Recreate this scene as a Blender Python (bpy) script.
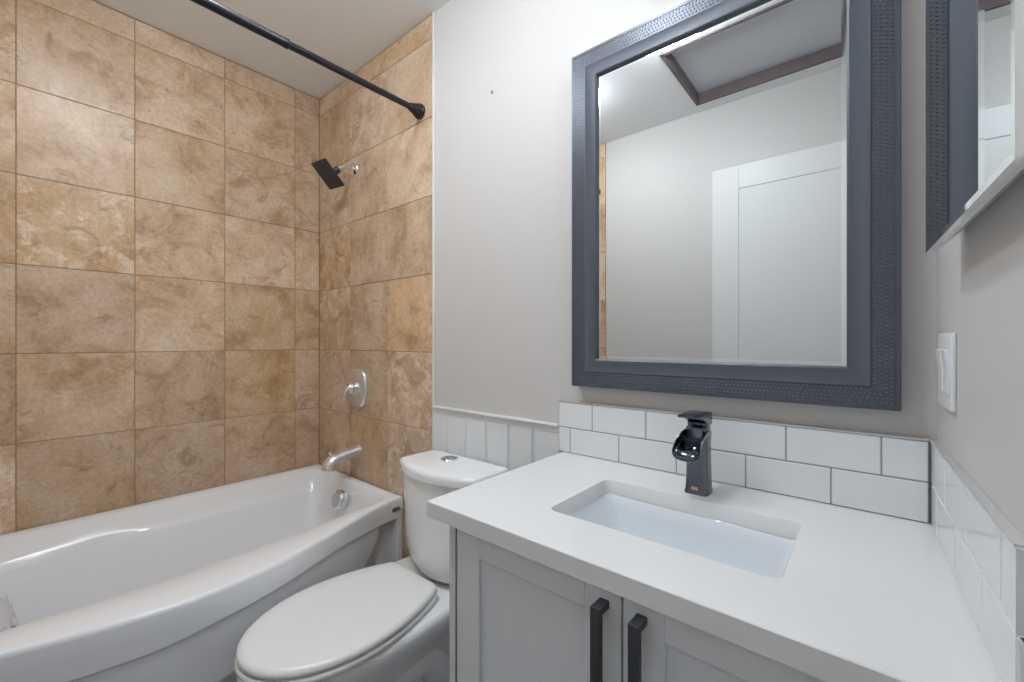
import bpy, bmesh, math, random
from mathutils import Vector, Matrix
R = math.radians
random.seed(7)
scn = bpy.context.scene
for o in list(bpy.data.objects): bpy.data.objects.remove(o)

# ---------------------------------------------------------------- camera, world, exposure
cam_d = bpy.data.cameras.new('camera'); cam = bpy.data.objects.new('camera', cam_d)
scn.collection.objects.link(cam); scn.camera = cam
cam_d.sensor_width = 36; cam_d.lens = 15.0; cam_d.clip_start = 0.01
cam.location = (2.215, -1.068, 1.19); cam.rotation_euler = (R(90), 0, R(39.97))
w = bpy.data.worlds.new('world'); scn.world = w; w.use_nodes = True
w.node_tree.nodes['Background'].inputs[0].default_value = (.9, .93, 1, 1)
w.node_tree.nodes['Background'].inputs[1].default_value = 0.3
vs = scn.view_settings
vs.view_transform = 'Standard'; vs.look = 'None'; vs.gamma = 1; vs.use_curve_mapping = False
vs.exposure = 0.0
BULB = 11.0        # strength of the vanity bulbs
CEIL_LAMP = 70.0    # strength of the ceiling lamp diffuser
CEILING = 2.461; XR = 2.308; YB = -1.455

PHI = R(1.6)       # the right wall stands slightly out of square
WR = Matrix.Translation((XR, 0, 0)) @ Matrix.Rotation(PHI, 4, 'Z') @ Matrix.Translation((-XR, 0, 0))
def xr(y, x=XR): return x+math.tan(PHI)*abs(y)
# ---------------------------------------------------------------- helpers
COL = scn.collection
def link(name, bm, mats, parent=None, smooth=True, auto=None):
    me = bpy.data.meshes.new(name)
    bmesh.ops.recalc_face_normals(bm, faces=bm.faces)
    bm.to_mesh(me); bm.free()
    if not isinstance(mats, (list, tuple)): mats = [mats]
    for m in mats: me.materials.append(m)
    for p in me.polygons: p.use_smooth = smooth
    if smooth: me.set_sharp_from_angle(angle=R(auto or 35))
    o = bpy.data.objects.new(name, me); COL.objects.link(o)
    if parent is not None: o.parent = parent
    return o
def empty(name, loc=(0, 0, 0), label=None, cat=None, group=None):
    o = bpy.data.objects.new(name, None); COL.objects.link(o); o.location = loc
    o.empty_display_size = .05
    if label: o['label'] = label
    if cat: o['category'] = cat
    if group: o['group'] = group
    return o
def tag(o, label, cat, group=None):
    o['label'] = label; o['category'] = cat
    if group: o['group'] = group
    return o
def struct(o, label=None):
    o['kind'] = 'structure'
    if label: o['label'] = label
    return o
def box(bm, x0, x1, y0, y1, z0, z1, bev=0, seg=2, mi=0):
    M = Matrix.Translation(((x0+x1)/2, (y0+y1)/2, (z0+z1)/2)) @ Matrix.Diagonal((abs(x1-x0), abs(y1-y0), abs(z1-z0), 1))
    r = bmesh.ops.create_cube(bm, size=1, matrix=M)
    vs_ = r['verts']; es = list({e for v in vs_ for e in v.link_edges})
    fs = {f for v in vs_ for f in v.link_faces}
    for f in fs: f.material_index = mi
    if bev:
        rr = bmesh.ops.bevel(bm, geom=es, offset=bev, segments=seg, profile=.5, affect='EDGES')
        for f in rr['faces']: f.material_index = mi
def loft(bm, rings, closed=True, cap0=True, cap1=True, mi=0):
    V = [[bm.verts.new(p) for p in r] for r in rings]
    n = len(V[0]); rng = n if closed else n-1
    for a, b in zip(V, V[1:]):
        for i in range(rng):
            j = (i+1) % n
            try: bm.faces.new((a[i], a[j], b[j], b[i])).material_index = mi
            except ValueError: pass
    if closed and cap0: bm.faces.new(V[0][::-1]).material_index = mi
    if closed and cap1: bm.faces.new(V[-1]).material_index = mi
    return V
def frame_axes(d):
    d = Vector(d).normalized(); u = Vector((0, 0, 1)) if abs(d.z) < .9 else Vector((1, 0, 0))
    a = d.cross(u).normalized(); b = a.cross(d).normalized()
    return a, b
def tube(bm, pts, rad, n=20, mi=0, sq=1.0):
    pts = [Vector(p) for p in pts]
    if not isinstance(rad, (list, tuple)): rad = [rad]*len(pts)
    rings = []; pa = None
    for i, p in enumerate(pts):
        d = (pts[min(i+1, len(pts)-1)]-pts[max(i-1, 0)]).normalized()
        if pa is None: a, b = frame_axes(d)
        else:
            a = (pa-d*pa.dot(d)).normalized(); b = a.cross(d).normalized()
        pa = a
        rings.append([p+rad[i]*(a*math.cos(t)+b*sq*math.sin(t)) for t in [2*math.pi*k/n for k in range(n)]])
    loft(bm, rings, mi=mi)
def lathe(bm, origin, axis, prof, n=32, mi=0):
    o = Vector(origin); d = Vector(axis).normalized(); a, b = frame_axes(d)
    rings = [[o+d*h+r*(a*math.cos(2*math.pi*k/n)+b*math.sin(2*math.pi*k/n)) for k in range(n)] for h, r in prof]
    loft(bm, rings, mi=mi)
def rrect(x0, x1, y0, y1, r, k=8):
    P = []
    for cx, cy, a0 in ((x1-r, y1-r, 0), (x0+r, y1-r, 90), (x0+r, y0+r, 180), (x1-r, y0+r, 270)):
        for i in range(k+1):
            a = R(a0+90*i/k); P.append((cx+r*math.cos(a), cy+r*math.sin(a)))
    return P
def sstep(a, b, x):
    t = max(0, min(1, (x-a)/(b-a))); return t*t*(3-2*t)

# ---------------------------------------------------------------- materials
def mat(name, col, rough=.5, metal=0, spec=.5, coat=0, noise=0, nscale=30, bump=0, bscale=200, emis=0):
    m = bpy.data.materials.new(name); m.use_nodes = True; nt = m.node_tree; b = nt.nodes['Principled BSDF']
    b.inputs['Base Color'].default_value = (*col, 1); b.inputs['Roughness'].default_value = rough
    b.inputs['Metallic'].default_value = metal; b.inputs['Specular IOR Level'].default_value = spec
    b.inputs['Coat Weight'].default_value = coat; b.inputs['Coat Roughness'].default_value = .05
    tc = nt.nodes.new('ShaderNodeTexCoord')
    n = nt.nodes.new('ShaderNodeTexNoise'); n.inputs['Scale'].default_value = nscale; n.inputs['Detail'].default_value = 4
    nt.links.new(tc.outputs['Object'], n.inputs['Vector'])
    r = nt.nodes.new('ShaderNodeMapRange'); r.inputs['To Min'].default_value = 1-noise; r.inputs['To Max'].default_value = 1+noise
    nt.links.new(n.outputs['Fac'], r.inputs['Value'])
    mx = nt.nodes.new('ShaderNodeVectorMath'); mx.operation = 'SCALE'; mx.inputs[0].default_value = col
    nt.links.new(r.outputs[0], mx.inputs['Scale']); nt.links.new(mx.outputs[0], b.inputs['Base Color'])
    if bump:
        n2 = nt.nodes.new('ShaderNodeTexNoise'); n2.inputs['Scale'].default_value = bscale; n2.inputs['Detail'].default_value = 3
        nt.links.new(tc.outputs['Object'], n2.inputs['Vector'])
        bp = nt.nodes.new('ShaderNodeBump'); bp.inputs['Strength'].default_value = bump; bp.inputs['Distance'].default_value = .001
        nt.links.new(n2.outputs['Fac'], bp.inputs['Height']); nt.links.new(bp.outputs[0], b.inputs['Normal'])
    if emis:
        b.inputs['Emission Color'].default_value = (.875, .935, 1, 1); b.inputs['Emission Strength'].default_value = emis
    return m
def travertine(name):
    m = bpy.data.materials.new(name); m.use_nodes = True; nt = m.node_tree; N = nt.nodes; L = nt.links
    b = N['Principled BSDF']
    tc = N.new('ShaderNodeTexCoord'); at = N.new('ShaderNodeAttribute'); at.attribute_name = 'tile'
    sc = N.new('ShaderNodeVectorMath'); sc.operation = 'SCALE'; sc.inputs['Scale'].default_value = 23
    L.new(at.outputs['Color'], sc.inputs[0])
    ad = N.new('ShaderNodeVectorMath'); ad.operation = 'ADD'; L.new(tc.outputs['Object'], ad.inputs[0]); L.new(sc.outputs[0], ad.inputs[1])
    sep = N.new('ShaderNodeSeparateColor'); L.new(at.outputs['Color'], sep.inputs[0])
    def noise(s, d, dist=0, rough=.55):
        n = N.new('ShaderNodeTexNoise'); n.inputs['Scale'].default_value = s; n.inputs['Detail'].default_value = d
        n.inputs['Distortion'].default_value = dist; n.inputs['Roughness'].default_value = rough
        L.new(ad.outputs[0], n.inputs['Vector']); return n
    big = noise(5.5, 8, .5, .62); mid = noise(13, 9, .9, .7); fine = noise(85, 5, .2, .6)
    def ramp(src, stops):
        r = N.new('ShaderNodeValToRGB'); L.new(src, r.inputs[0])
        while len(r.color_ramp.elements) < len(stops): r.color_ramp.elements.new(.5)
        for e, (p, c) in zip(r.color_ramp.elements, stops): e.position = p; e.color = (*c, 1)
        return r
    def mix(kind, f, a, c):
        x = N.new('ShaderNodeMix'); x.data_type = 'RGBA'; x.blend_type = kind
        if isinstance(f, float): x.inputs[0].default_value = f
        else: L.new(f, x.inputs[0])
        for s, v in ((6, a), (7, c)):
            if isinstance(v, tuple): x.inputs[s].default_value = (*v, 1)
            else: L.new(v, x.inputs[s])
        return x.outputs[2]
    A = ramp(big.outputs['Fac'], [(.34, TR[0]), (.46, TR[1]), (.55, TR[2]), (.66, TR[3])])
    # mottled patches: stronger on some tiles
    pm = ramp(mid.outputs['Fac'], [(.44, (0, 0, 0)), (.52, (.25, .25, .25)), (.58, (.85, .85, .85))])
    am = N.new('ShaderNodeMath'); am.operation = 'MULTIPLY'; L.new(pm.outputs[0], am.inputs[0])
    g = N.new('ShaderNodeMapRange'); L.new(sep.outputs[1], g.inputs['Value']); g.inputs['From Min'].default_value = .25
    g.inputs['To Min'].default_value = .22; g.inputs['To Max'].default_value = .9
    L.new(g.outputs[0], am.inputs[1])
    c = mix('MIX', am.outputs[0], A.outputs[0], TR[4])
    # brown veins / stains
    vv = noise(7, 9, 1.6, .7)
    vm = ramp(vv.outputs['Fac'], [(.56, (0, 0, 0)), (.64, (.5, .5, .5)), (.70, (.65, .65, .65))])
    c = mix('MIX', vm.outputs[0], c, TR[5])
    fm = ramp(fine.outputs['Fac'], [(.34, (.87, .86, .85)), (.66, (1.09, 1.09, 1.10))])
    c = mix('MULTIPLY', 1.0, c, fm.outputs[0])
    # per-tile tone
    tn = N.new('ShaderNodeMapRange'); L.new(sep.outputs[0], tn.inputs['Value']); tn.inputs['To Min'].default_value = .90; tn.inputs['To Max'].default_value = 1.12
    t2 = N.new('ShaderNodeVectorMath'); t2.operation = 'SCALE'; L.new(c, t2.inputs[0]); L.new(tn.outputs[0], t2.inputs['Scale'])
    # some tiles greyer
    hs = N.new('ShaderNodeHueSaturation'); L.new(t2.outputs[0], hs.inputs['Color'])
    sm = N.new('ShaderNodeMapRange'); L.new(sep.outputs[2], sm.inputs['Value']); sm.inputs['To Min'].default_value = .84; sm.inputs['To Max'].default_value = 1.02
    L.new(sm.outputs[0], hs.inputs['Saturation']); L.new(hs.outputs[0], b.inputs['Base Color'])
    b.inputs['Roughness'].default_value = .33; b.inputs['Specular IOR Level'].default_value = .32
    bp = N.new('ShaderNodeBump'); bp.inputs['Strength'].default_value = .12; bp.inputs['Distance'].default_value = .001
    L.new(fine.outputs['Fac'], bp.inputs['Height']); L.new(bp.outputs[0], b.inputs['Normal'])
    return m
TR = [(.44, .255, .118), (.585, .385, .208), (.66, .455, .272), (.70, .535, .36), (.83, .715, .56), (.33, .18, .08)]
M = dict(
    paint=mat('greige_wall_paint', (.635, .615, .595), .55, bump=.12, bscale=350),
    ceil=mat('ceiling_paint', (.91, .925, .94), .7, bump=.1, bscale=300),
    wpaint=mat('white_trim_paint', (.76, .78, .79), .35),
    trav=travertine('travertine_tile'),
    grout=mat('tan_grout', (.36, .24, .14), .9, noise=.1, nscale=80),
    rtile=mat('rough_tile_edge', (.36, .23, .13), .8, noise=.2),
    ceramic=mat('white_glazed_tile', (.80, .82, .83), .12, noise=.015, nscale=8),
    ggrout=mat('grey_grout', (.36, .36, .37), .9),
    metaltrim=mat('brushed_metal_trim', (.66, .655, .65), .42, .5),
    acrylic=mat('white_acrylic', (.89, .90, .915), .16, spec=.5),
    porc=mat('white_porcelain', (.89, .895, .90), .09, spec=.5),
    sinkp=mat('sink_porcelain', (.78, .82, .85), .1),
    seat=mat('white_plastic_seat', (.86, .86, .85), .22),
    quartz=mat('white_quartz', (.81, .81, .805), .18, noise=.015, nscale=60),
    cab=mat('pale_grey_lacquer', (.76, .785, .81), .38),
    black=mat('matt_black_metal', (.045, .047, .052), .42, .2),
    blackrod=mat('black_rod', (.022, .023, .028), .3, .4),
    chrome=mat('chrome', (.86, .86, .88), .10, 1),
    chromeS=mat('brushed_chrome', (.80, .81, .83), .22, .8),
    gun=mat('gunmetal', (.16, .17, .20), .22, .9),
    gunD=mat('polished_dark_metal', (.08, .10, .13), .08, 1),
    copper=mat('copper_badge', (.62, .40, .30), .35, .8),
    frame=mat('slate_blue_frame', (.088, .100, .122), .36, .25, bump=.05),
    bead=mat('slate_blue_beads', (.19, .21, .25), .25, .4),
    mirror=mat('mirror_silver', (.76, .785, .785), .0, 1),
    bevel=mat('bevelled_mirror_edge', (.92, .95, .95), .04, 1),
    white=mat('white_plastic', (.82, .84, .86), .3),
    door=mat('white_door_paint', (.78, .785, .78), .4),
    brown=mat('taupe_bare_timber', (.17, .14, .14), .75, noise=.25, nscale=18),
    hatch=mat('white_hatch_board', (.60, .61, .65), .6),
    floor=mat('dark_floor_tile', (.25, .25, .26), .5, noise=.6, nscale=60),
    dark=mat('dark_slot', (.02, .02, .02), .6),
    plastic=mat('plastic_sheet', (.80, .79, .84), .18, noise=.05),
    printm=mat('dark_print_ink', (.12, .11, .17), .4),
    nickel=mat('dark_nickel_badge', (.30, .30, .31), .25, 1),
    bulb=mat('lit_bulb_glass', (.9, .9, .9), .4, emis=BULB),
    lampd=mat('lit_lamp_diffuser', (.9, .9, .9), .5, emis=CEIL_LAMP),
)

# ---------------------------------------------------------------- room shell
def slab(name, x0, x1, y0, y1, z0, z1, m, lab=None):
    bm = bmesh.new(); box(bm, x0, x1, y0, y1, z0, z1)
    return struct(link(name, bm, m, smooth=False), lab)
T = .10
slab('floor', -T, XR+2*T, YB-T, T, -.08, 0, M['floor'])
slab('wall_back', -T, XR+2*T, .006, T, 0, CEILING, M['paint'], 'pale greige painted wall behind the toilet and vanity')
slab('wall_left', -T, -.006, YB-T, .006, 0, CEILING, M['grout'])
slab('wall_right', XR, XR+T, YB-T, .012, 0, CEILING, M['paint'], 'pale greige painted wall right of the vanity').matrix_world = WR
slab('wall_front', -.006, XR+.06, YB-T, YB, 0, CEILING, M['paint'], 'greige wall seen in the mirror behind the camera')
# ceiling with a rectangular hatch opening
HX0, HX1, HY0, HY1 = 1.505, 2.235, -1.365, -.845
bm = bmesh.new()
box(bm, -T, HX0, YB-T, T, CEILING, CEILING+.03); box(bm, HX1, XR+2*T, YB-T, T, CEILING, CEILING+.03)
box(bm, HX0, HX1, YB-T, HY0, CEILING, CEILING+.03); box(bm, HX0, HX1, HY1, T, CEILING, CEILING+.03)
struct(link('ceiling', bm, M['ceil'], smooth=False))
# tiles
def tile_wall(name, cols, rows, place, lab):
    bm = bmesh.new(); lay = bm.loops.layers.color.new('tile')
    rnd = random.Random(name)
    for a0, a1 in zip(cols, cols[1:]):
        for z0, z1 in zip(rows, rows[1:]):
            n0 = len(bm.faces); place(bm, a0+.0013, a1-.0013, z0+.0013, z1-.0013)
            bm.faces.ensure_lookup_table(); c = (rnd.random(), rnd.random(), rnd.random(), 1)
            for f in list(bm.faces)[n0:]:
                for l in f.loops: l[lay] = c
    return struct(link(name, bm, [M['trav']], smooth=False), lab)
rows = [0, .231, .536, .841, 1.146, 1.451, 1.756, 2.061, 2.366, CEILING-.004]
ly = [-.125-.305*i for i in range(5)]
tile_wall('trim_1', sorted([YB+.001]+ly+[-.001]), rows, lambda bm, a0, a1, z0, z1: box(bm, -.008, 0, a0, a1, z0, z1, .0012, 1),
          'tan travertine tiles on the long wall beside the tub')
tile_wall('trim_2', [.001, .309, .614, .919], rows, lambda bm, a0, a1, z0, z1: box(bm, a0, a1, 0.0, .008, z0, z1, .0012, 1),
          'tan travertine tiles on the wall with the shower head')
tile_wall('trim_3', [.001, .309, .614, .919], rows, lambda bm, a0, a1, z0, z1: box(bm, a0, a1, YB-.001, YB+.010, z0, z1, .0012, 1),
          'tan travertine tiles on the far tub end seen in the mirror')
bm = bmesh.new(); box(bm, 0, .9185, .002, .0065, 0, CEILING-.002); box(bm, -.0065, -.002, YB, .006, 0, CEILING-.002)
box(bm, 0, .9185, YB-.001, YB+.007, 0, CEILING-.002)
struct(link('trim_4', bm, M['grout'], smooth=False), 'tan grout bed between the travertine tiles')
bm = bmesh.new(); box(bm, .9195, .9285, -.003, .006, 0, CEILING, .002)
struct(link('trim_5', bm, M['wpaint']), 'white caulked edge strip where the travertine ends')
# wainscot
bm = bmesh.new()
prof = []
grooves = [.975+.1*i-.066 for i in range(7)]
xs = [.9287]
for g in grooves:
    if .935 < g < 1.5: xs += [g-.009, g-.0045, g-.0015, g+.0015, g+.0045, g+.009]
xs += [1.506]
gs = [g for g in grooves if .935 < g < 1.5]
def gy(x):
    for g in gs:
        d = abs(x-g)
        if d < .002: return -.0005
        if d < .005: return -.0066
    return -.004
V0 = [(x, gy(x), .0) for x in xs]; V1 = [(x, gy(x), .925) for x in xs]
a = [bm.verts.new(p) for p in V0]; b_ = [bm.verts.new(p) for p in V1]
for i in range(len(a)-1): bm.faces.new((a[i], a[i+1], b_[i+1], b_[i]))
box(bm, .9287, 1.506, -.0065, .006, .918, .934, .001)
struct(link('trim_6', bm, M['wpaint'], smooth=False), 'white grooved wainscot panelling behind the toilet')
bm = bmesh.new(); box(bm, .929, 1.506, -.014, .006, .934, .942, .0025)
struct(link('trim_7', bm, M['wpaint']), 'thin white cap rail on the wainscot')

# ---------------------------------------------------------------- ceiling hatch
t = empty('ceiling_hatch', (HX0, HY1, CEILING), 'white attic hatch panel recessed in a bare brown timber frame in the ceiling', 'hatch')
def P_(o, par):  # keep world coordinates under a parent
    o.parent = par; o.matrix_parent_inverse = Matrix.Translation(-Vector(par.location)); return o
bm = bmesh.new(); z0, z1 = CEILING-.006, CEILING+.062
box(bm, HX0-.004, HX0+.012, HY0-.004, HY1+.004, z0, z1); box(bm, HX1-.012, HX1+.004, HY0-.004, HY1+.004, z0, z1)
box(bm, HX0, HX1, HY0-.004, HY0+.012, z0, z1); box(bm, HX0, HX1, HY1-.012, HY1+.004, z0, z1)
P_(link('hatch_frame', bm, M['brown'], smooth=False), t)
bm = bmesh.new(); box(bm, HX0+.012, HX1-.012, HY0+.012, HY1-.012, CEILING+.05, CEILING+.062)
P_(link('hatch_panel', bm, M['hatch'], smooth=False), t)

# ---------------------------------------------------------------- door in the wall behind the camera (seen in the mirror)
DX0, DX1, DZ = 1.566, 2.300, 2.100
t = struct(empty('door_1', (DX0, YB, 0)), 'white two-panel door seen in the mirror')
bm = bmesh.new(); y0, y1 = YB+.002, YB+.036; st = .128
def dbox(x0, x1, z0, z1, ya=y0, yb=y1, bev=.002): box(bm, x0, x1, ya, yb, z0, z1, bev)
dbox(DX0, DX0+st, .005, DZ); dbox(DX1-st, DX1, .005, DZ)
dbox(DX0+st, DX1-st, DZ-.12, DZ); dbox(DX0+st, DX1-st, .95, 1.07); dbox(DX0+st, DX1-st, .005, .2)
dbox(DX0+st-.01, DX1-st+.01, .1, DZ-.05, y0+.001, y1-.004, 0)
P_(link('door_leaf', bm, M['door'], smooth=False), t)
bm = bmesh.new(); lathe(bm, (DX0+.06, y1, .90), (0, 1, 0), [(0, .028), (.004, .028), (.008, .012), (.03, .011), (.036, .024), (.05, .028), (.06, .02), (.064, .002)])
P_(link('door_handle', bm, M['black']), t)

# ---------------------------------------------------------------- bathtub
RIM = .548; TC = (.40, -.73)
def bow(y):
    u = min(1, abs(y+.73)/.73); return .733+.192*(math.cos(u*math.pi)*.5+.5)**.85
def inter(poly, ang):
    dx, dy = math.cos(ang), math.sin(ang); best = None
    for (x1, y1), (x2, y2) in zip(poly, poly[1:]+poly[:1]):
        x1 -= TC[0]; x2 -= TC[0]; y1 -= TC[1]; y2 -= TC[1]
        ex, ey = x2-x1, y2-y1; den = dx*ey-dy*ex
        if abs(den) < 1e-12: continue
        s = (x1*ey-y1*ex)/den; u = (x1*dy-y1*dx)/den
        if s > 0 and -1e-6 <= u <= 1+1e-6: best = s if best is None else max(best, s)
    return (TC[0]+dx*best, TC[1]+dy*best)
YE = YB+.014
def outer_poly(d):
    P = [(.004+d, -.004-d)]; n = 80
    y_a, y_b = -.004-d, YE+d
    for i in range(n+1):
        y = y_a+(y_b-y_a)*i/n; P.append((bow(y)-d, y))
    P.append((.004+d, y_b)); return P
def inner_poly(xb, inset, ye0, ye1, r, elbow=0):
    P = rrect(xb, .70-inset, ye1, ye0, r, 10); Q = []
    # densify
    for (x1, y1), (x2, y2) in zip(P, P[1:]+P[:1]):
        n = max(1, int(math.hypot(x2-x1, y2-y1)/.03))
        for i in range(n): Q.append((x1+(x2-x1)*i/n, y1+(y2-y1)*i/n))
    out = []
    for x, y in Q:
        u = min(1, abs(y+.73)/.73); b = math.cos(u*math.pi)*.5+.5
        x2 = x+.055*b*sstep(.4, .62, x)
        if elbow: x2 -= elbow*sstep(-1.15, -.82, y)*(1-sstep(-.84, -.70, y))*(1-sstep(.2, .35, x))
        out.append((x2, y))
    return out
cor = [math.atan2(y-TC[1], x-TC[0]) for x, y in ((.004, -.004), (.733, -.004), (.004, YE), (.733, YE))]
angs = sorted([2*math.pi*i/220-math.pi for i in range(220)]+cor)
ringdef = [(outer_poly(0), .500), (outer_poly(0), .536), (outer_poly(.0015), .5445), (outer_poly(.0055), RIM), (outer_poly(.016), RIM+.002),
           (inner_poly(.050, -.014, -.042, YE+.05, .07), RIM+.000), (inner_poly(.058, -.004, -.048, YE+.055, .07), RIM-.004),
           (inner_poly(.075, .006, -.054, YE+.07, .07), RIM-.016), (inner_poly(.125, .012, -.060, YE+.10, .08, .0), RIM-.044),
           (inner_poly(.142, .016, -.064, YE+.13, .08, .014), RIM-.056), (inner_poly(.155, .022, -.070, YE+.15, .09, .014), RIM-.080),
           (inner_poly(.185, .05, -.090, YE+.18, .12, .01), .33), (inner_poly(.215, .08, -.115, YE+.22, .13), .20),
           (inner_poly(.245, .11, -.145, YE+.25, .13), .160), (inner_poly(.30, .16, -.20, YE+.30, .10), .150)]
bm = bmesh.new()
STEEP = {7: -.026, 8: -.075, 9: -.105, 10: -.150}
def rz_(i, x, y, z):
    if i in STEEP: w_ = sstep(.22, .42, x)+sstep(-.26, -.10, y)*(1-sstep(.22, .42, x)); return z+(RIM+STEEP[i]-z)*w_
    return z
loft(bm, [[(x, y, rz_(i, x, y, z)) for x, y in (inter(p, a) for a in angs)] for i, (p, z) in enumerate(ringdef)], cap0=False)
tub = empty('bathtub', (.40, -.76, 0), 'white bow-front acrylic bathtub along the travertine tiled wall', 'bathtub')
shell = link('tub_shell', bm, M['acrylic'], auto=50); P_(shell, tub)
# apron as a modelled height field
bm = bmesh.new(); NY, NZ = 260, 190; G = []
CP = [(0, .462), (.15, .470), (.35, .480), (.52, .474), (.66, .468), (.85, .452), (1.0, .450), (1.25, .456), (1.5, .46)]
def cline(y):   # lower edge of the upper band
    a = -y
    for (a0, c0), (a1, c1) in zip(CP, CP[1:]):
        if a <= a1: return c0+(c1-c0)*sstep(a0, a1, a)*.5+(c1-c0)*.5*max(0, min(1, (a-a0)/(a1-a0)))
    return CP[-1][1]
def apx(y, z):
    base = bow(y); c = cline(y)
    below = 1-sstep(c-.007, c+.001, z)
    post = sstep(-.040, -.030, y)
    panel = base-.008-.004*(1-sstep(.30, .44, z))
    e = -.120-.085*(1-sstep(.30, .455, z))**1.3
    pocket = sstep(e-.006, e+.004, y)
    panel = panel*(1-pocket)+(.703)*pocket
    toe = (1-sstep(.292, .304, z))*.045*(1-pocket)
    x = base*(1-below)+(panel-toe)*below
    x = x*(1-post)+(bow(y)-.002)*post
    if z > .495: x = base
    return x-.006*(1-sstep(.0, .02, z))
ys = [-.005-(i/NY)*(-YE-.006) for i in range(NY+1)]
zs = [.505*j/NZ+.001 for j in range(NZ+1)]
G = [[bm.verts.new((apx(y, z), y, z)) for z in zs] for y in ys]
for i in range(NY):
    for j in range(NZ): bm.faces.new((G[i][j], G[i+1][j], G[i+1][j+1], G[i][j+1]))
# return edge at the wall
e0 = [bm.verts.new((.68, ys[0], z)) for z in zs]
for j in range(NZ): bm.faces.new((e0[j], G[0][j], G[0][j+1], e0[j+1]))
P_(link('apron', bm, M['acrylic'], auto=60), tub)
# badge
def oval(bm, c, n_, ax, ra, rb, th, n=28, dome=.4):
    n_ = Vector(n_).normalized(); ax = Vector(ax).normalized(); b2 = n_.cross(ax); c = Vector(c)
    rr = lambda s, h: [c+n_*h+ax*ra*s*math.cos(2*math.pi*k/n)+b2*rb*s*math.sin(2*math.pi*k/n) for k in range(n)]
    loft(bm, [rr(1, 0), rr(1, th*.6), rr(.9, th), rr(.75, th*.85)])
bm = bmesh.new(); oval(bm, (bow(-.04)+.0005, -.045, .505), (1, -.02, 0), (0, 1, 0), .026, .0085, .003)
P_(link('badge', bm, M['nickel']), tub)
# overflow cover
bm = bmesh.new(); oc = Vector((.374, -.072, .468)); ax = Vector((0, -1, .22)).normalized()
lathe(bm, oc, ax, [(0, .040), (.004, .044), (.026, .044), (.034, .040), (.036, .035)], 40)
ov = P_(link('overflow_cover', bm, M['chrome']), tub)
bm = bmesh.new(); lathe(bm, oc+ax*.0352, ax, [(0, .034), (.002, .033), (.003, .028), (.0032, .001)], 40)
fc = link('overflow_plate', bm, mat('satin_chrome', (.50, .50, .52), .28, .8)); P_(fc, tub)
for dx, dz in ((-.008, .006), (.008, -.006), (0, .016)):
    pass
# floor drain
bm = bmesh.new(); lathe(bm, (.40, -.27, .151), (0, 0, 1), [(0, .035), (.004, .034), (.006, .025), (.004, .02), (.004, .001)], 32)
P_(link('tub_drain', bm, M['chrome']), tub)

# plastic package lying in the tub at the left edge of the photo
def crumple(x0, y0):
    bm = bmesh.new(); n, m = 56, 30; rings = []
    for i in range(m+1):
        v = i/m; z = .155+.285*v; ring_ = []
        for k in range(n):
            a = 2*math.pi*k/n; c, s_ = math.cos(a), math.sin(a)
            wx = .115*(1-.25*v)*math.copysign(abs(c)**.6, c); wy = .075*(1-.80*v**1.5)*math.copysign(abs(s_)**.6, s_)
            cr = 1+.05*math.sin(7*a+9*v)+.04*math.sin(13*a-17*v)
            ring_.append((x0+wx*cr, y0+.02*v+wy*cr, z+(.014*math.sin(2*a+1.0)+.012*math.sin(9*a))*v**2))
        rings.append(ring_)
    loft(bm, rings)
    for f in bm.faces:
        c = f.calc_center_median(); q = (c.z-.155)/.285
        if (.62 < q < .97 and math.sin(34*c.x+70*c.z) > .72) or (.15 < q < .35 and math.sin(60*c.x) > 0): f.material_index = 1
    return link('plastic_wrapper', bm, [M['plastic'], M['printm']], auto=25)
wrp = crumple(.40, -1.085); tag(wrp, 'crumpled white plastic wrapper with dark print lying inside the bathtub', 'wrapper')

# ---------------------------------------------------------------- shower fittings
# spout
sp = empty('tub_spout', (.375, 0, .672), 'chrome tub spout on the travertine above the tub rim', 'tub spout')
bm = bmesh.new()
pts = [(.378, .0, .674), (.378, -.012, .674), (.378, -.05, .671), (.378, -.095, .664), (.378, -.122, .656), (.378, -.140, .640), (.378, -.145, .618)]
tube(bm, pts, [.036, .034, .029, .027, .028, .030, .029], 32, sq=.92)
P_(link('spout_body', bm, M['chromeS'], auto=60), sp)
bm = bmesh.new(); lathe(bm, (.378, -.126, .676), (0, -.3, 1), [(0, .006), (.012, .006), (.013, .010), (.02, .010), (.022, .006)], 20)
P_(link('diverter_knob', bm, M['chrome']), sp)
# valve
vx, vz = .378, .972
vv = empty('shower_valve', (vx, 0, vz), 'chrome shower valve with rounded plate and lever on the travertine wall', 'shower valve')
bm = bmesh.new()
def vplate(s, y, hw=.086, hh=.090):
    P = []; n = 64
    for k in range(n):
        a = 2*math.pi*k/n; c, s_ = math.cos(a), math.sin(a)
        P.append((vx+s*hw*math.copysign(abs(c)**.5, c), y, vz+s*hh*math.copysign(abs(s_)**.95, s_)))
    return P
loft(bm, [vplate(1, 0), vplate(1, -.010), vplate(.96, -.015), vplate(.85, -.018)])
P_(link('escutcheon', bm, M['chromeS'], auto=40), vv)
bm = bmesh.new(); lathe(bm, (vx, -.016, vz), (0, -1, 0), [(0, .034), (.008, .033), (.009, .027), (.028, .026), (.034, .022), (.036, .002)], 36)
hb = P_(link('valve_hub', bm, M['chrome']), vv)
bm = bmesh.new(); tube(bm, [(vx, -.034, vz+.010), (vx-.004, -.052, vz+.002), (vx-.010, -.066, vz-.028), (vx-.016, -.072, vz-.066)], [.018, .020, .015, .009], 20, sq=.55)
P_(link('valve_lever', bm, M['chrome'], auto=60), vv)
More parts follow.
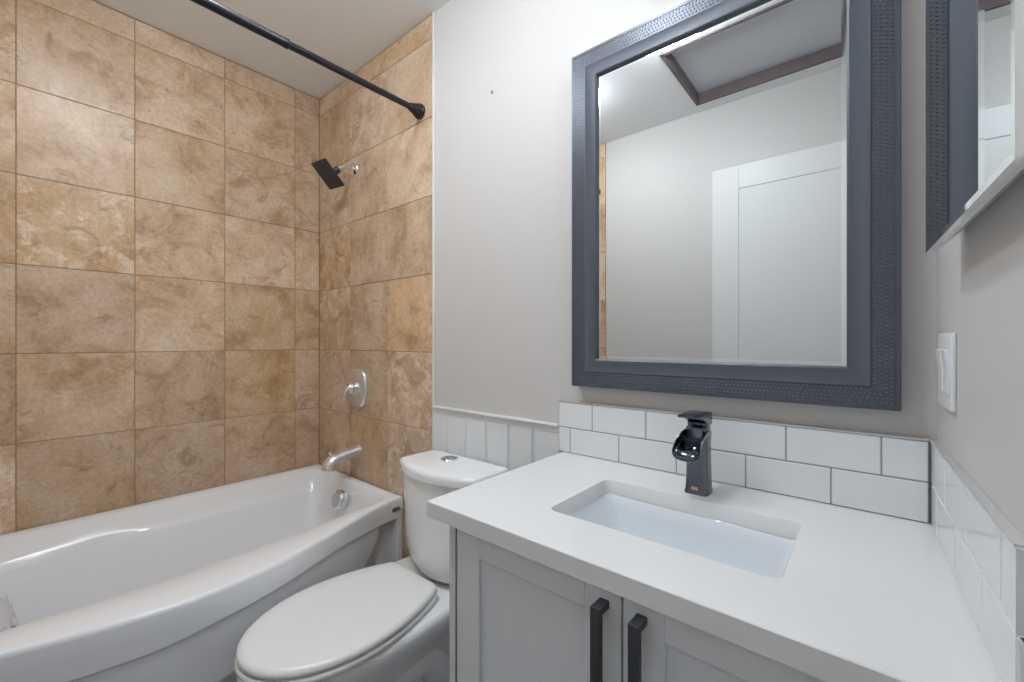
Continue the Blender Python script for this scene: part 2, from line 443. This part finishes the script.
# shower head
sx, sz = .350, 2.0
sh = empty('wall_shower', (sx, 0, sz), 'square black wall shower on a chrome arm high on the travertine', 'shower')
bm = bmesh.new(); lathe(bm, (sx, 0, sz), (0, -1, 0), [(0, .031), (.004, .031), (.010, .026), (.014, .014)], 32)
P_(link('wall_flange', bm, M['chrome']), sh)
bm = bmesh.new(); tube(bm, [(sx, -.005, sz), (sx, -.03, sz+.002), (sx, -.050, sz), (sx, -.070, sz-.012), (sx-.002, -.082, sz-.026)], .0105, 20)
P_(link('shower_arm', bm, M['chrome'], auto=60), sh)
bm = bmesh.new(); ax = Vector((0, -.72, -.69)).normalized()
lathe(bm, (sx-.003, -.080, sz-.022), ax, [(0, .012), (.004, .016), (.016, .016), (.022, .012), (.034, .018)], 24)
P_(link('ball_joint', bm, M['black']), sh)
bm = bmesh.new()
hc = Vector((.338, -.120, sz-.052)); tl = R(42)
e1 = Matrix.Rotation(R(8), 3, 'Z') @ Vector((1, 0, 0)); e2 = Vector((0, -math.cos(tl), math.sin(tl))); e2 = (e2-e1*e2.dot(e1)).normalized(); nn = e1.cross(e2).normalized()
if nn.z > 0: nn = -nn
def hr(s, h): return [hc+nn*h+e1*x*s+e2*y*s for x, y in rrect(-.052, .052, -.066, .066, .006, 4)]
loft(bm, [hr(.30, -.012), hr(.42, -.004), hr(.97, .004), hr(1, .005), hr(1, .009), hr(.96, .010)])
P_(link('spray_head', bm, M['black'], auto=30), sh)
bm = bmesh.new()
for i in range(9):
    for j in range(9):
        lathe(bm, hc+nn*.0098+e1*(i-4)*.0105+e2*(j-4)*.0135, nn, [(0, .0018), (.0012, .0012)], 8)
nz = P_(link('nozzles', bm, M['black']), sh); nz['kind'] = 'stuff'

# shower rod
rod = empty('shower_rod', (.848, 0, 2.10), 'black tension shower rod spanning the tub below the ceiling', 'shower rod')
bm = bmesh.new(); lathe(bm, (.848, -.03, 2.10), (0, -1, 0), [(0, .0115), (.52, .0115)], 24)
P_(link('thin_tube', bm, M['blackrod']), rod)
bm = bmesh.new(); lathe(bm, (.848, -.505, 2.10), (0, -1, 0), [(0, .0125), (.001, .0142), (.012, .0142), (.013, .0135), (.93, .0135)], 24)
P_(link('thick_tube', bm, M['blackrod']), rod)
for y, d in ((0, -1), (YB+.010, 1)):
    bm = bmesh.new(); lathe(bm, (.848, y, 2.10), (0, d, 0), [(0, .026), (.006, .029), (.012, .029), (.014, .026), (.018, .027), (.040, .018), (.055, .0145), (.057, .011)], 28)
    P_(link('end_cap', bm, M['blackrod']), rod)

# ---------------------------------------------------------------- toilet
TX = 1.112
toi = empty('toilet', (TX, -.45, 0), 'white two-piece toilet with closed lid between the tub and vanity', 'toilet')
# tank
bm = bmesh.new()
def tankring(hw, yb, yf, bowf, z, dz=0):
    # back straight, front bowed, rounded corners
    n = 24; P = []; r = .035
    for i in range(n+1):
        u = -1+2*i/n
        P.append((TX+.030+hw*u, yf-bowf*(1-u*u)))   # front edge, left to right (more negative y at centre)
    P += [(TX+.030+hw, yf+(yb-yf)*.5)]
    P += [(TX+.030+hw*(1-.01), yb-.01), (TX+.030+hw*.95, yb)]
    P += [(TX+.030-hw*.95, yb), (TX+.030-hw*(1-.01), yb-.01), (TX+.030-hw, yf+(yb-yf)*.5)]
    # chaikin smooth corners twice
    for _ in range(2):
        Q = []
        for a, b in zip(P, P[1:]+P[:1]):
            Q += [(a[0]*.75+b[0]*.25, a[1]*.75+b[1]*.25), (a[0]*.25+b[0]*.75, a[1]*.25+b[1]*.75)]
        P = Q
    return [(x, y, z+dz*((x-TX-.030)/hw)**2) for x, y in P]
loft(bm, [tankring(.156, -.04, -.150, .030, .425, .03), tankring(.168, -.035, -.158, .042, .440, .04), tankring(.168, -.03, -.162, .050, .47, .02),
          tankring(.171, -.028, -.163, .050, .53), tankring(.175, -.028, -.165, .050, .64), tankring(.181, -.026, -.167, .052, .748), tankring(.177, -.03, -.16, .05, .752)])
P_(link('tank', bm, M['porc'], auto=50), toi)
bm = bmesh.new()
loft(bm, [tankring(.184, -.022, -.170, .052, .747), tankring(.190, -.018, -.174, .056, .752), tankring(.191, -.018, -.175, .056, .770),
          tankring(.189, -.020, -.173, .056, .779), tankring(.183, -.025, -.166, .054, .784), tankring(.165, -.04, -.15, .046, .786)])
P_(link('tank_lid', bm, M['porc'], auto=50), toi)
bm = bmesh.new(); bx, by = TX+.002, -.088
lathe(bm, (bx, by, .785), (0, 0, 1), [(0, .031), (.004, .031), (.006, .029), (.005, .026)], 36)
bt = P_(link('flush_ring', bm, M['chrome']), toi)
bm = bmesh.new()
for s in (-1, 1):
    P = [(s*.0012, -.0245)]+[(s*(.0012+.0235*math.sin(a)), -.0245*math.cos(a)) for a in [math.pi*k/16 for k in range(1, 16)]]+[(s*.0012, .0245)]
    loft(bm, [[(bx+x, by+y, .789) for x, y in P], [(bx+x, by+y, .7925) for x, y in P]])
P_(link('flush_button', bm, mat('flush_satin', (.5, .5, .5), .2, 1)), toi)
# bowl
def egg(hw, yb, yf, z, n=72, back=.62, cx=TX, sq=1.0):
    """egg outline: narrow flat back at yb, widest forward of the middle, round nose at yf"""
    P = []; ymid = yb+(yf-yb)*.50; L = abs(ymid-yf); Lb = abs(yb-ymid)
    for k in range(n//2+1):
        a = math.pi*k/(n//2)-math.pi/2  # -90..90 front half, going left to right
        P.append((cx+hw*math.sin(a)**1 if True else 0, ymid-L*abs(math.cos(a))**.92, z))
    for k in range(1, n//2):
        u = k/(n//2)
        # right side back to the left side
        if u < .4: t_ = u/.4; x = hw*(1-(1-back)*(t_**1.9)); y = ymid+Lb*t_
        elif u <= .6: t_ = (u-.4)/.2; x = hw*back*(1-2*t_); y = yb
        else: t_ = (1-u)/.4; x = -hw*(1-(1-back)*(t_**1.9)); y = ymid+Lb*t_
        P.append((cx+x, y, z))
    return P
bm = bmesh.new()
loft(bm, [egg(.095, -.20, -.60, .0, back=1.0), egg(.098, -.20, -.605, .02, back=1.0), egg(.092, -.19, -.60, .05, back=1.0), egg(.090, -.18, -.60, .12, back=1.0), egg(.100, -.15, -.615, .20, back=.95),
          egg(.128, -.12, -.655, .28, back=.9), egg(.160, -.08, -.695, .34, back=.85), egg(.178, -.05, -.716, .375, back=.9), egg(.183, -.045, -.722, .400, back=.9),
          egg(.180, -.048, -.720, .413, back=.9), egg(.170, -.055, -.71, .420, back=.9)])
# sculpted trapway on both sides
for s in (-1, 1):
    tube(bm, [(TX+s*.060, -.54, .10), (TX+s*.072, -.46, .20), (TX+s*.082, -.36, .265), (TX+s*.085, -.27, .26), (TX+s*.080, -.20, .17), (TX+s*.070, -.16, .06)],
         [.03, .045, .052, .052, .05, .045], 20)
P_(link('bowl', bm, M['porc'], auto=60), toi)
# foot flange
bm = bmesh.new()
loft(bm, [egg(.125, -.17, -.63, .0, back=1.0), egg(.125, -.17, -.63, .012, back=1.0), egg(.112, -.18, -.62, .022, back=1.0)])
P_(link('foot', bm, M['porc'], auto=50), toi)
# seat and lid
bm = bmesh.new()
loft(bm, [egg(.176, -.235, -.722, .421, back=.66), egg(.180, -.232, -.725, .425, back=.66), egg(.180, -.232, -.725, .433, back=.66), egg(.176, -.235, -.722, .437, back=.66)])
P_(link('seat', bm, M['seat'], auto=50), toi)
bm = bmesh.new()
loft(bm, [egg(.174, -.233, -.716, .4395, back=.62), egg(.179, -.229, -.721, .443, back=.62), egg(.180, -.228, -.722, .450, back=.62), egg(.176, -.231, -.718, .457, back=.62),
          egg(.165, -.239, -.706, .461, back=.62), egg(.12, -.28, -.66, .464, back=.62)])
P_(link('lid', bm, M['seat'], auto=60), toi)
for s in (-1, 1):
    bm = bmesh.new(); box(bm, TX+s*.070-.016, TX+s*.070+.016, -.240, -.212, .419, .440, .007, 4)
    P_(link('hinge', bm, M['seat']), toi)

# ---------------------------------------------------------------- vanity
CT, CB = .864, .832; CX0, CX1, CY0, CY1 = 1.522, 2.3045, -.512, -.001
SX0, SX1, SY0, SY1 = 1.738, 2.122, -.388, -.152
van = empty('vanity_cabinet', (1.93, -.25, 0), 'pale grey two-door vanity cabinet under the white countertop', 'vanity cabinet')
FX0, FX1, FY = 1.552, 2.292, -.478
bm = bmesh.new()
box(bm, FX0, FX0+.018, FY, -.005, 0, CB-.001, .001); box(bm, FX1-.018, FX1, FY, -.005, 0, CB-.001, .001)
box(bm, FX0+.018, FX1-.018, -.018, -.005, .10, CB-.001); box(bm, FX0+.018, FX1-.018, FY+.002, -.018, .10, .118)
box(bm, FX0+.018, FX1-.018, FY+.05, FY+.066, 0, .10)
box(bm, FX0+.018, FX1-.018, FY+.035, FY+.053, .76, CB-.001)
P_(link('cabinet_body', bm, M['cab'], smooth=False), van)
DM = 1.943
def vdoor(x0, x1, hx):
    bm = bmesh.new(); z0, z1 = .11, .8285; ya, yb = -.498, -.4792; s = .060
    box(bm, x0, x0+s, ya, yb, z0, z1, .0012); box(bm, x1-s, x1, ya, yb, z0, z1, .0012)
    box(bm, x0+s, x1-s, ya, yb, z1-s*.75, z1, .0012); box(bm, x0+s, x1-s, ya, yb, z0, z0+s, .0012)
    box(bm, x0+s-.003, x1-s+.003, ya+.006, yb, z0+.03, z1-.03)
    d = P_(link('cabinet_door', bm, M['cab'], smooth=False), van)
    bm = bmesh.new(); hw = .0078; yb_ = -.498; yf = -.528; zt = .810; zb = .60
    # square bar pull: two posts and a grip
    box(bm, hx-hw+.0004, hx+hw-.0004, yf+.0085, yb_, zt-.011, zt-.0004); box(bm, hx-hw+.0004, hx+hw-.0004, yf+.0085, yb_, zb+.0004, zb+.011)
    box(bm, hx-hw, hx+hw, yf, yf+.010, zb, zt, .0008)
    h = link('door_handle', bm, M['black']); h.parent = d
    return d
vdoor(1.597, DM-.0015, 1.9155); vdoor(DM+.0015, 2.289, 1.9730)
# countertop with sink cut-out
bm = bmesh.new(); inn = rrect(SX0, SX1, SY0, SY1, .016, 8)
cen = ((SX0+SX1)/2, (SY0+SY1)/2)
def outc(d):
    x0, x1, y0, y1 = CX0+d, CX1-d, CY0+d, CY1-d; res = []; xw = x1+math.tan(PHI)*abs(CY0)
    n = len(inn)
    for i, (x, y) in enumerate(inn):
        q, k = divmod(i, 9)
        # map each corner arc to the outer corner sides
        cxs = [(x1, y1), (x0, y1), (x0, y0), (x1, y0)][q]
        if k == 4: res.append((xw if (q == 3) else cxs[0], cxs[1]))
        elif k < 4:
            res.append([(xr(y+(y1-y)*k/4, x1), y+(y1-y)*k/4), (x+(x0-x)*k/4, y1), (x0, y+(y0-y)*k/4), (x+(xw-x)*k/4, y0)][q])
        else:
            f = (8-k)/4
            res.append([(x+(x1-x)*f, y1), (x0, y+(y1-y)*f), (x+(x0-x)*f, y0), (xr(y+(y0-y)*f, x1), y+(y0-y)*f)][q])
    return res
ring = lambda P, z: [(x, y, z) for x, y in P]
inn2 = rrect(SX0-.001, SX1+.001, SY0-.001, SY1+.001, .017, 8)
V = loft(bm, [ring(outc(0), CB), ring(outc(0), CT-.0015), ring(outc(.0015), CT), ring(inn2, CT), ring(inn, CT-.0012), ring(inn, CB)], cap0=False, cap1=False)
for i in range(len(V[0])):
    j = (i+1) % len(V[0]); bm.faces.new((V[-1][i], V[-1][j], V[0][j], V[0][i]))
ctop = link('countertop', bm, M['quartz'], auto=40)
tag(ctop, 'white quartz countertop with a rectangular sink cut-out on the vanity', 'countertop')
# sink
bm = bmesh.new()
sr = lambda e, z, r: ring(rrect(SX0-e, SX1+e, SY0-e, SY1+e, r, 8), z)
def sr2(l, r_, f, b, z, rr): return ring(rrect(SX0+l, SX1-r_, SY0+f, SY1-b, rr, 8), z)
loft(bm, [sr(.022, CB-.0004, .035), sr(.0012, CB-.0004, .018), sr(-.0005, CB-.002, .018), sr2(.010, .010, .006, .006, CB-.03, .025), sr2(.060, .035, .022, .022, CB-.11, .04),
          sr2(.085, .055, .035, .035, CB-.127, .035), sr2(.12, .1, .07, .07, CB-.133, .03),
          ], cap0=False)
V = None
sink = link('sink', bm, M['sinkp'], auto=60)
tag(sink, 'white rectangular undermount sink below the countertop cut-out', 'sink')
m_ = sink.modifiers.new('thickness', 'SOLIDIFY'); m_.thickness = .006; m_.offset = -1
bm = bmesh.new(); lathe(bm, (1.93, -.275, CB-.1325), (0, 0, 1), [(0, .022), (.003, .022), (.004, .018), (.002, .016), (.004, .012), (.006, .001)], 28)
dr = tag(link('sink_drain', bm, M['chrome']), 'round chrome drain in the bottom of the sink', 'drain')

# ---------------------------------------------------------------- faucet
fx, fy = 1.931, -.098
fau = empty('bathroom_faucet', (fx, fy, CT), 'gunmetal waterfall faucet with flat lever behind the sink', 'faucet')
bm = bmesh.new()
def fr(w_, yb, yf, z, tilt=0, rr=.010):
    return [(x, y, z+tilt*(fy-y)) for x, y in rrect(fx-w_, fx+w_, fy+yf, fy+yb, rr, 5)]
loft(bm, [fr(.0242, .025, -.028, CT+.0002), fr(.0242, .025, -.028, CT+.004), fr(.0230, .024, -.026, CT+.008), fr(.0218, .024, -.024, CT+.04), fr(.0212, .023, -.023, CT+.08),
          fr(.0212, .023, -.024, CT+.110), fr(.0218, .023, -.027, CT+.134, .25), fr(.0205, .021, -.024, CT+.138, .25)])
P_(link('faucet_body', bm, M['gun'], auto=40), fau)
# trough spout: curved sheet bent down at the lip
bm = bmesh.new(); NS, NC = 22, 16; up = []; dn = []
for i in range(NS+1):
    u = i/NS; y = fy-.006-.080*math.sin(u*1.35)/math.sin(1.35); zc = CT+.118-.036*u**1.9
    wv = .0212+.005*u; dep = .020-.005*u
    slope = -(0.012-.045*2.6*u**1.6)
    ru, rd = [], []
    for j in range(NC+1):
        a = math.pi*j/NC; cx_ = -math.cos(a); sa = math.sin(a)
        x = fx+wv*math.copysign(abs(cx_)**.8, cx_); z = zc+.018-dep*sa**.7
        ru.append(bm.verts.new((x, y, z))); 
        xo = fx+(wv+.0022)*math.copysign(abs(cx_)**.8, cx_); zo = zc+.018-(dep+.0028)*sa**.7
        rd.append(bm.verts.new((xo, y+.001, zo)))
    up.append(ru); dn.append(rd)
for i in range(NS):
    for j in range(NC):
        bm.faces.new((up[i][j], up[i][j+1], up[i+1][j+1], up[i+1][j])).material_index = 1
        bm.faces.new((dn[i][j], dn[i+1][j], dn[i+1][j+1], dn[i][j+1]))
    for j in (0, NC): bm.faces.new((up[i][j], up[i+1][j], dn[i+1][j], dn[i][j]))
for j in range(NC):
    bm.faces.new((up[NS][j], up[NS][j+1], dn[NS][j+1], dn[NS][j])); bm.faces.new((up[0][j], dn[0][j], dn[0][j+1], up[0][j+1]))
P_(link('waterfall_spout', bm, [M['gun'], M['gunD']], auto=50), fau)
bm = bmesh.new(); 
loft(bm, [fr(.0205, .021, -.016, CT+.130), fr(.0205, .021, -.020, CT+.152)])
P_(link('handle_neck', bm, M['gunD']), fau)
bm = bmesh.new()
def hrng(y, z, w_, h): return [(fx+x, y, z+zz) for x, zz in rrect(-w_, w_, -h, h, min(h, .004)*.9, 3)]
loft(bm, [hrng(fy+.023, CT+.157, .020, .011), hrng(fy+.020, CT+.158, .0215, .014), hrng(fy-.010, CT+.162, .0215, .012), hrng(fy-.032, CT+.167, .0215, .007), hrng(fy-.070, CT+.171, .0205, .0035), hrng(fy-.082, CT+.172, .018, .002)])
P_(link('faucet_lever', bm, M['gun'], auto=40), fau)
bm = bmesh.new(); box(bm, fx-.007, fx+.007, fy-.0285, fy-.0262, CT+.010, CT+.017, .0006)
P_(link('badge', bm, M['copper']), fau)

# ---------------------------------------------------------------- backsplashes
def splash(name, lab, axis):
    t = empty(name, (0, 0, 0), lab, 'tile backsplash')
    bm = bmesh.new(); bg = bmesh.new(); bt = bmesh.new()
    z0, zm, z1 = CT+.0005, .9375, 1.0115; g = .0013
    if axis == 'x':
        a0, a1 = 1.508, 2.2965
        top = [a0, 1.620, 1.775, 1.928, 2.080, 2.232, a1]; bot = [a0, 1.548, 1.700, 1.852, 2.004, 2.156, a1]
        mk = lambda b, u0, u1, w0, w1, d0, d1, bv: box(b, u0, u1, -d1, -d0, w0, w1, bv, 2)
    else:
        a0, a1 = -.0115, -.5045
        top = [a0, -.152, -.304, -.456, a1]
        bot = [a0, -.076, -.228, -.380, -.532, a1]
        mk = lambda b, u0, u1, w0, w1, d0, d1, bv: box(b, XR-d1, XR-d0, u0, u1, w0, w1, bv, 2)
    for L_, w0, w1 in ((bot, z0, zm), (top, zm, z1)):
        for u0, u1 in zip(L_, L_[1:]):
            lo, hi = min(u0, u1), max(u0, u1); mk(bm, lo+g, hi-g, w0+g, w1-g, .002, .0100, .0018)
    mk(bg, min(a0, a1), max(a0, a1), z0, z1, -.003 if axis == 'x' else .0002, .0082, 0)
    mk(bt, min(a0, a1), max(a0, a1), z1, z1+.0030, -.003 if axis == 'x' else .0003, .0115, .0008)
    link('grout_bed', bg, M['ggrout'], t, smooth=False)
    link('glazed_tiles', bm, M['ceramic'], t, smooth=False)
    link('metal_edge_trim', bt, M['metaltrim'], t)
    if axis == 'y':
        be = bmesh.new(); box(be, XR-.0105, XR-.0003, a1-.0015, a1+.0005, z0, z1, .0004); link('end_cap', be, M['ceramic'], t, smooth=False)
    if axis == 'y': t.matrix_world = WR
    return t
splash('back_splash', 'two-row white tile backsplash with grey grout below the large mirror', 'x')
splash('side_splash', 'two-row white tile backsplash on the right wall beside the counter', 'y')

# ---------------------------------------------------------------- large mirror
MX0, MX1, MZ0, MZ1 = 1.565, 2.259, 1.063, 1.996; MF = -.030
mir = empty('framed_mirror', (1.91, 0, 1.53), 'large wall mirror in a beaded slate-blue frame above the sink', 'mirror')
bm = bmesh.new()
prof = [(0, .004), (0, MF+.002), (.0015, MF), (.008, MF), (.0085, MF+.0012), (.0405, MF+.0012), (.042, MF-.0005), (.0445, MF-.0005), (.0455, MF), (.074, MF+.002), (.0775, MF+.004), (.0785, MF+.013), (.0785, .004)]
def mring(d, y): return [(MX0+d, y, MZ0+d), (MX1-d, y, MZ0+d), (MX1-d, y, MZ1-d), (MX0+d, y, MZ1-d)]
loft(bm, [mring(d, y) for d, y in prof], cap0=False, cap1=False)
P_(link('mirror_frame', bm, M['frame'], auto=25), mir)
bm = bmesh.new()
def bead(cx, cz, rx, rz, y, sl):
    n = 6; b = [bm.verts.new((cx+rx*math.cos(2*math.pi*k/n)+sl*0, y, cz+rz*math.sin(2*math.pi*k/n))) for k in range(n)]
    c = [bm.verts.new((cx+.5*rx*math.cos(2*math.pi*k/n), y-.0022, cz+.5*rz*math.sin(2*math.pi*k/n))) for k in range(n)]
    for k in range(n): bm.faces.new((b[k], b[(k+1) % n], c[(k+1) % n], c[k]))
    bm.faces.new(c)
pitch = .0076
for r_ in range(4):
    d = .0125+r_*.0080
    W = MX1-MX0-2*d; H = MZ1-MZ0-2*d
    n = int(W/pitch)
    for i in range(n+1):
        x = MX0+d+W*i/n
        if r_ % 2: x += W/n/2*(1 if i < n else 0)
        for z in (MZ0+d, MZ1-d): bead(x, z, .0016, .0030, MF+.0012, 0)
    n = int(H/pitch)
    for i in range(1, n):
        z = MZ0+d+H*i/n+(H/n/2 if r_ % 2 else 0)
        for x in (MX0+d, MX1-d): bead(x, z, .0030, .0016, MF+.0012, 0)
P_(link('beaded_band', bm, M['bead'], auto=60), mir)
bm = bmesh.new(); d0, d1 = .0785, .0865; gy_ = MF+.011
loft(bm, [mring(d0-.004, .0), mring(d0-.004, gy_+.0005), mring(d1, gy_)], cap0=True, cap1=False)
for f in bm.faces: f.material_index = 1
f = bm.faces.new([bm.verts.new(p) for p in mring(d1, gy_)]); f.material_index = 0
P_(link('mirror_glass', bm, [M['mirror'], M['bevel']], smooth=False), mir)

# ---------------------------------------------------------------- mirror cabinet on the right wall
cb = empty('mirror_cabinet', (2.267, 0, 1.315), 'slim white wall cabinet with a mirrored door right of the large mirror', 'medicine cabinet')
KY0, KY1, KZ0, KZ1, KX = -.622, -.223, 1.315, 1.965, 2.267
bm = bmesh.new(); loft(bm, [[(KX+.006, y, KZ0+.002), (KX+.012, y, KZ0+.002), (KX+.040, y, KZ0+.030), (KX+.040, y, KZ1-.002), (KX+.006, y, KZ1-.002)] for y in (KY0+.001, KY1-.002)])
P_(link('cabinet_body', bm, M['white'], smooth=False), cb)
bm = bmesh.new()
def kr(d, x): return [(x, KY0+d, KZ0+d), (x, KY1-d, KZ0+d), (x, KY1-d, KZ1-d), (x, KY0+d, KZ1-d)]
loft(bm, [kr(0, KX+.006), kr(0, KX+.0005), kr(.006, KX)], cap1=False)
for f in bm.faces: f.material_index = 1
f = bm.faces.new([bm.verts.new(p) for p in kr(.006, KX)]); f.material_index = 0
P_(link('mirrored_door', bm, [M['mirror'], M['bevel']], smooth=False), cb)

cb.rotation_euler.z = R(2.2)
# ---------------------------------------------------------------- switch plate
sw = empty('light_switch', (XR, -.1135, 1.143), 'white double rocker light switch on the right wall above the tiles', 'light switch')
bm = bmesh.new(); box(bm, XR-.0065, XR, -.172, -.055, 1.085, 1.202, .002, 3)
P_(link('switch_plate', bm, M['white']), sw)
for y in (-.1365, -.0905):
    bm = bmesh.new(); z0, z1 = 1.110, 1.177
    pr = [(XR-.006, z0), (XR-.0085, z0+.001), (XR-.0078, (z0+z1)/2), (XR-.0115, z1-.001), (XR-.006, z1)]
    loft(bm, [[(x, y-.0165, z) for x, z in pr], [(x, y+.0165, z) for x, z in pr]])
    P_(link('rocker', bm, M['white'], smooth=False), sw)

sw.matrix_world = WR @ Matrix.Translation((XR, -.1135, 1.143))
# small wall anchor
bm = bmesh.new(); lathe(bm, (1.226, .006, 2.04), (0, -1, 0), [(0, .006), (.0015, .006), (.002, .0045), (.0012, .003), (.0012, .0005)], 16)
tag(link('wall_anchor', bm, mat('grey_anchor', (.25, .25, .25), .6)), 'tiny grey plastic wall anchor high between the tile and the mirror', 'wall anchor')

# ---------------------------------------------------------------- lamps (above the frame of the photo)
LX, LY, LZ = 1.90, -.15, 2.18
van_l = empty('vanity_light', (LX, 0, LZ), 'chrome vanity light bar with three lit globes above the large mirror', 'wall light')
bm = bmesh.new(); box(bm, LX-.20, LX+.20, -.022, .006, LZ+.035, LZ+.095, .006, 3)
P_(link('back_plate', bm, M['chrome']), van_l)
for dx in (-.115, 0, .115):
    bm = bmesh.new(); tube(bm, [(LX+dx, -.018, LZ+.065), (LX+dx, -.10, LZ+.070), (LX+dx, LY, LZ+.055)], .008, 14); lathe(bm, (LX+dx, LY, LZ+.062), (0, 0, -1), [(0, .012), (.006, .024), (.026, .026)], 24)
    P_(link('lamp_arm', bm, M['chrome']), van_l)
    bm = bmesh.new(); bmesh.ops.create_uvsphere(bm, u_segments=24, v_segments=16, radius=.038, matrix=Matrix.Translation((LX+dx, LY, LZ)))
    P_(link('globe_bulb', bm, M['bulb']), van_l)
    bm = bmesh.new(); lathe(bm, (LX+dx, LY+.045, LZ), (0, 1, 0), [(0, .050), (.004, .055), (.008, .055), (.012, .04), (.016, .006)], 28)  # opaque dish added behind each bulb to keep its light off the wall
    P_(link('added_shield_dish', bm, M['white']), van_l)
for DLX, DLY, lab in ((1.60, -.655, 'small white dome ceiling lamp in front of the hatch, nearer the vanity'), (1.01, -.84, 'added fill lamp, a small white dome on the ceiling between the hatch and the bathtub')):  # second lamp is added as fill for the vanity front and tub
    cl = empty('ceiling_lamp', (DLX, DLY, CEILING), lab, 'ceiling light', 'dome ceiling lamps')
    bm = bmesh.new(); lathe(bm, (DLX, DLY, CEILING), (0, 0, -1), [(0, .115), (.010, .115), (.014, .108)], 40)
    P_(link('lamp_rim', bm, M['white']), cl)
    bm = bmesh.new(); lathe(bm, (DLX, DLY, CEILING-.012), (0, 0, -1), [(0, .10), (.025, .096), (.045, .078), (.058, .045), (.062, .002)], 40)
    P_(link('lamp_diffuser', bm, M['lampd']), cl)
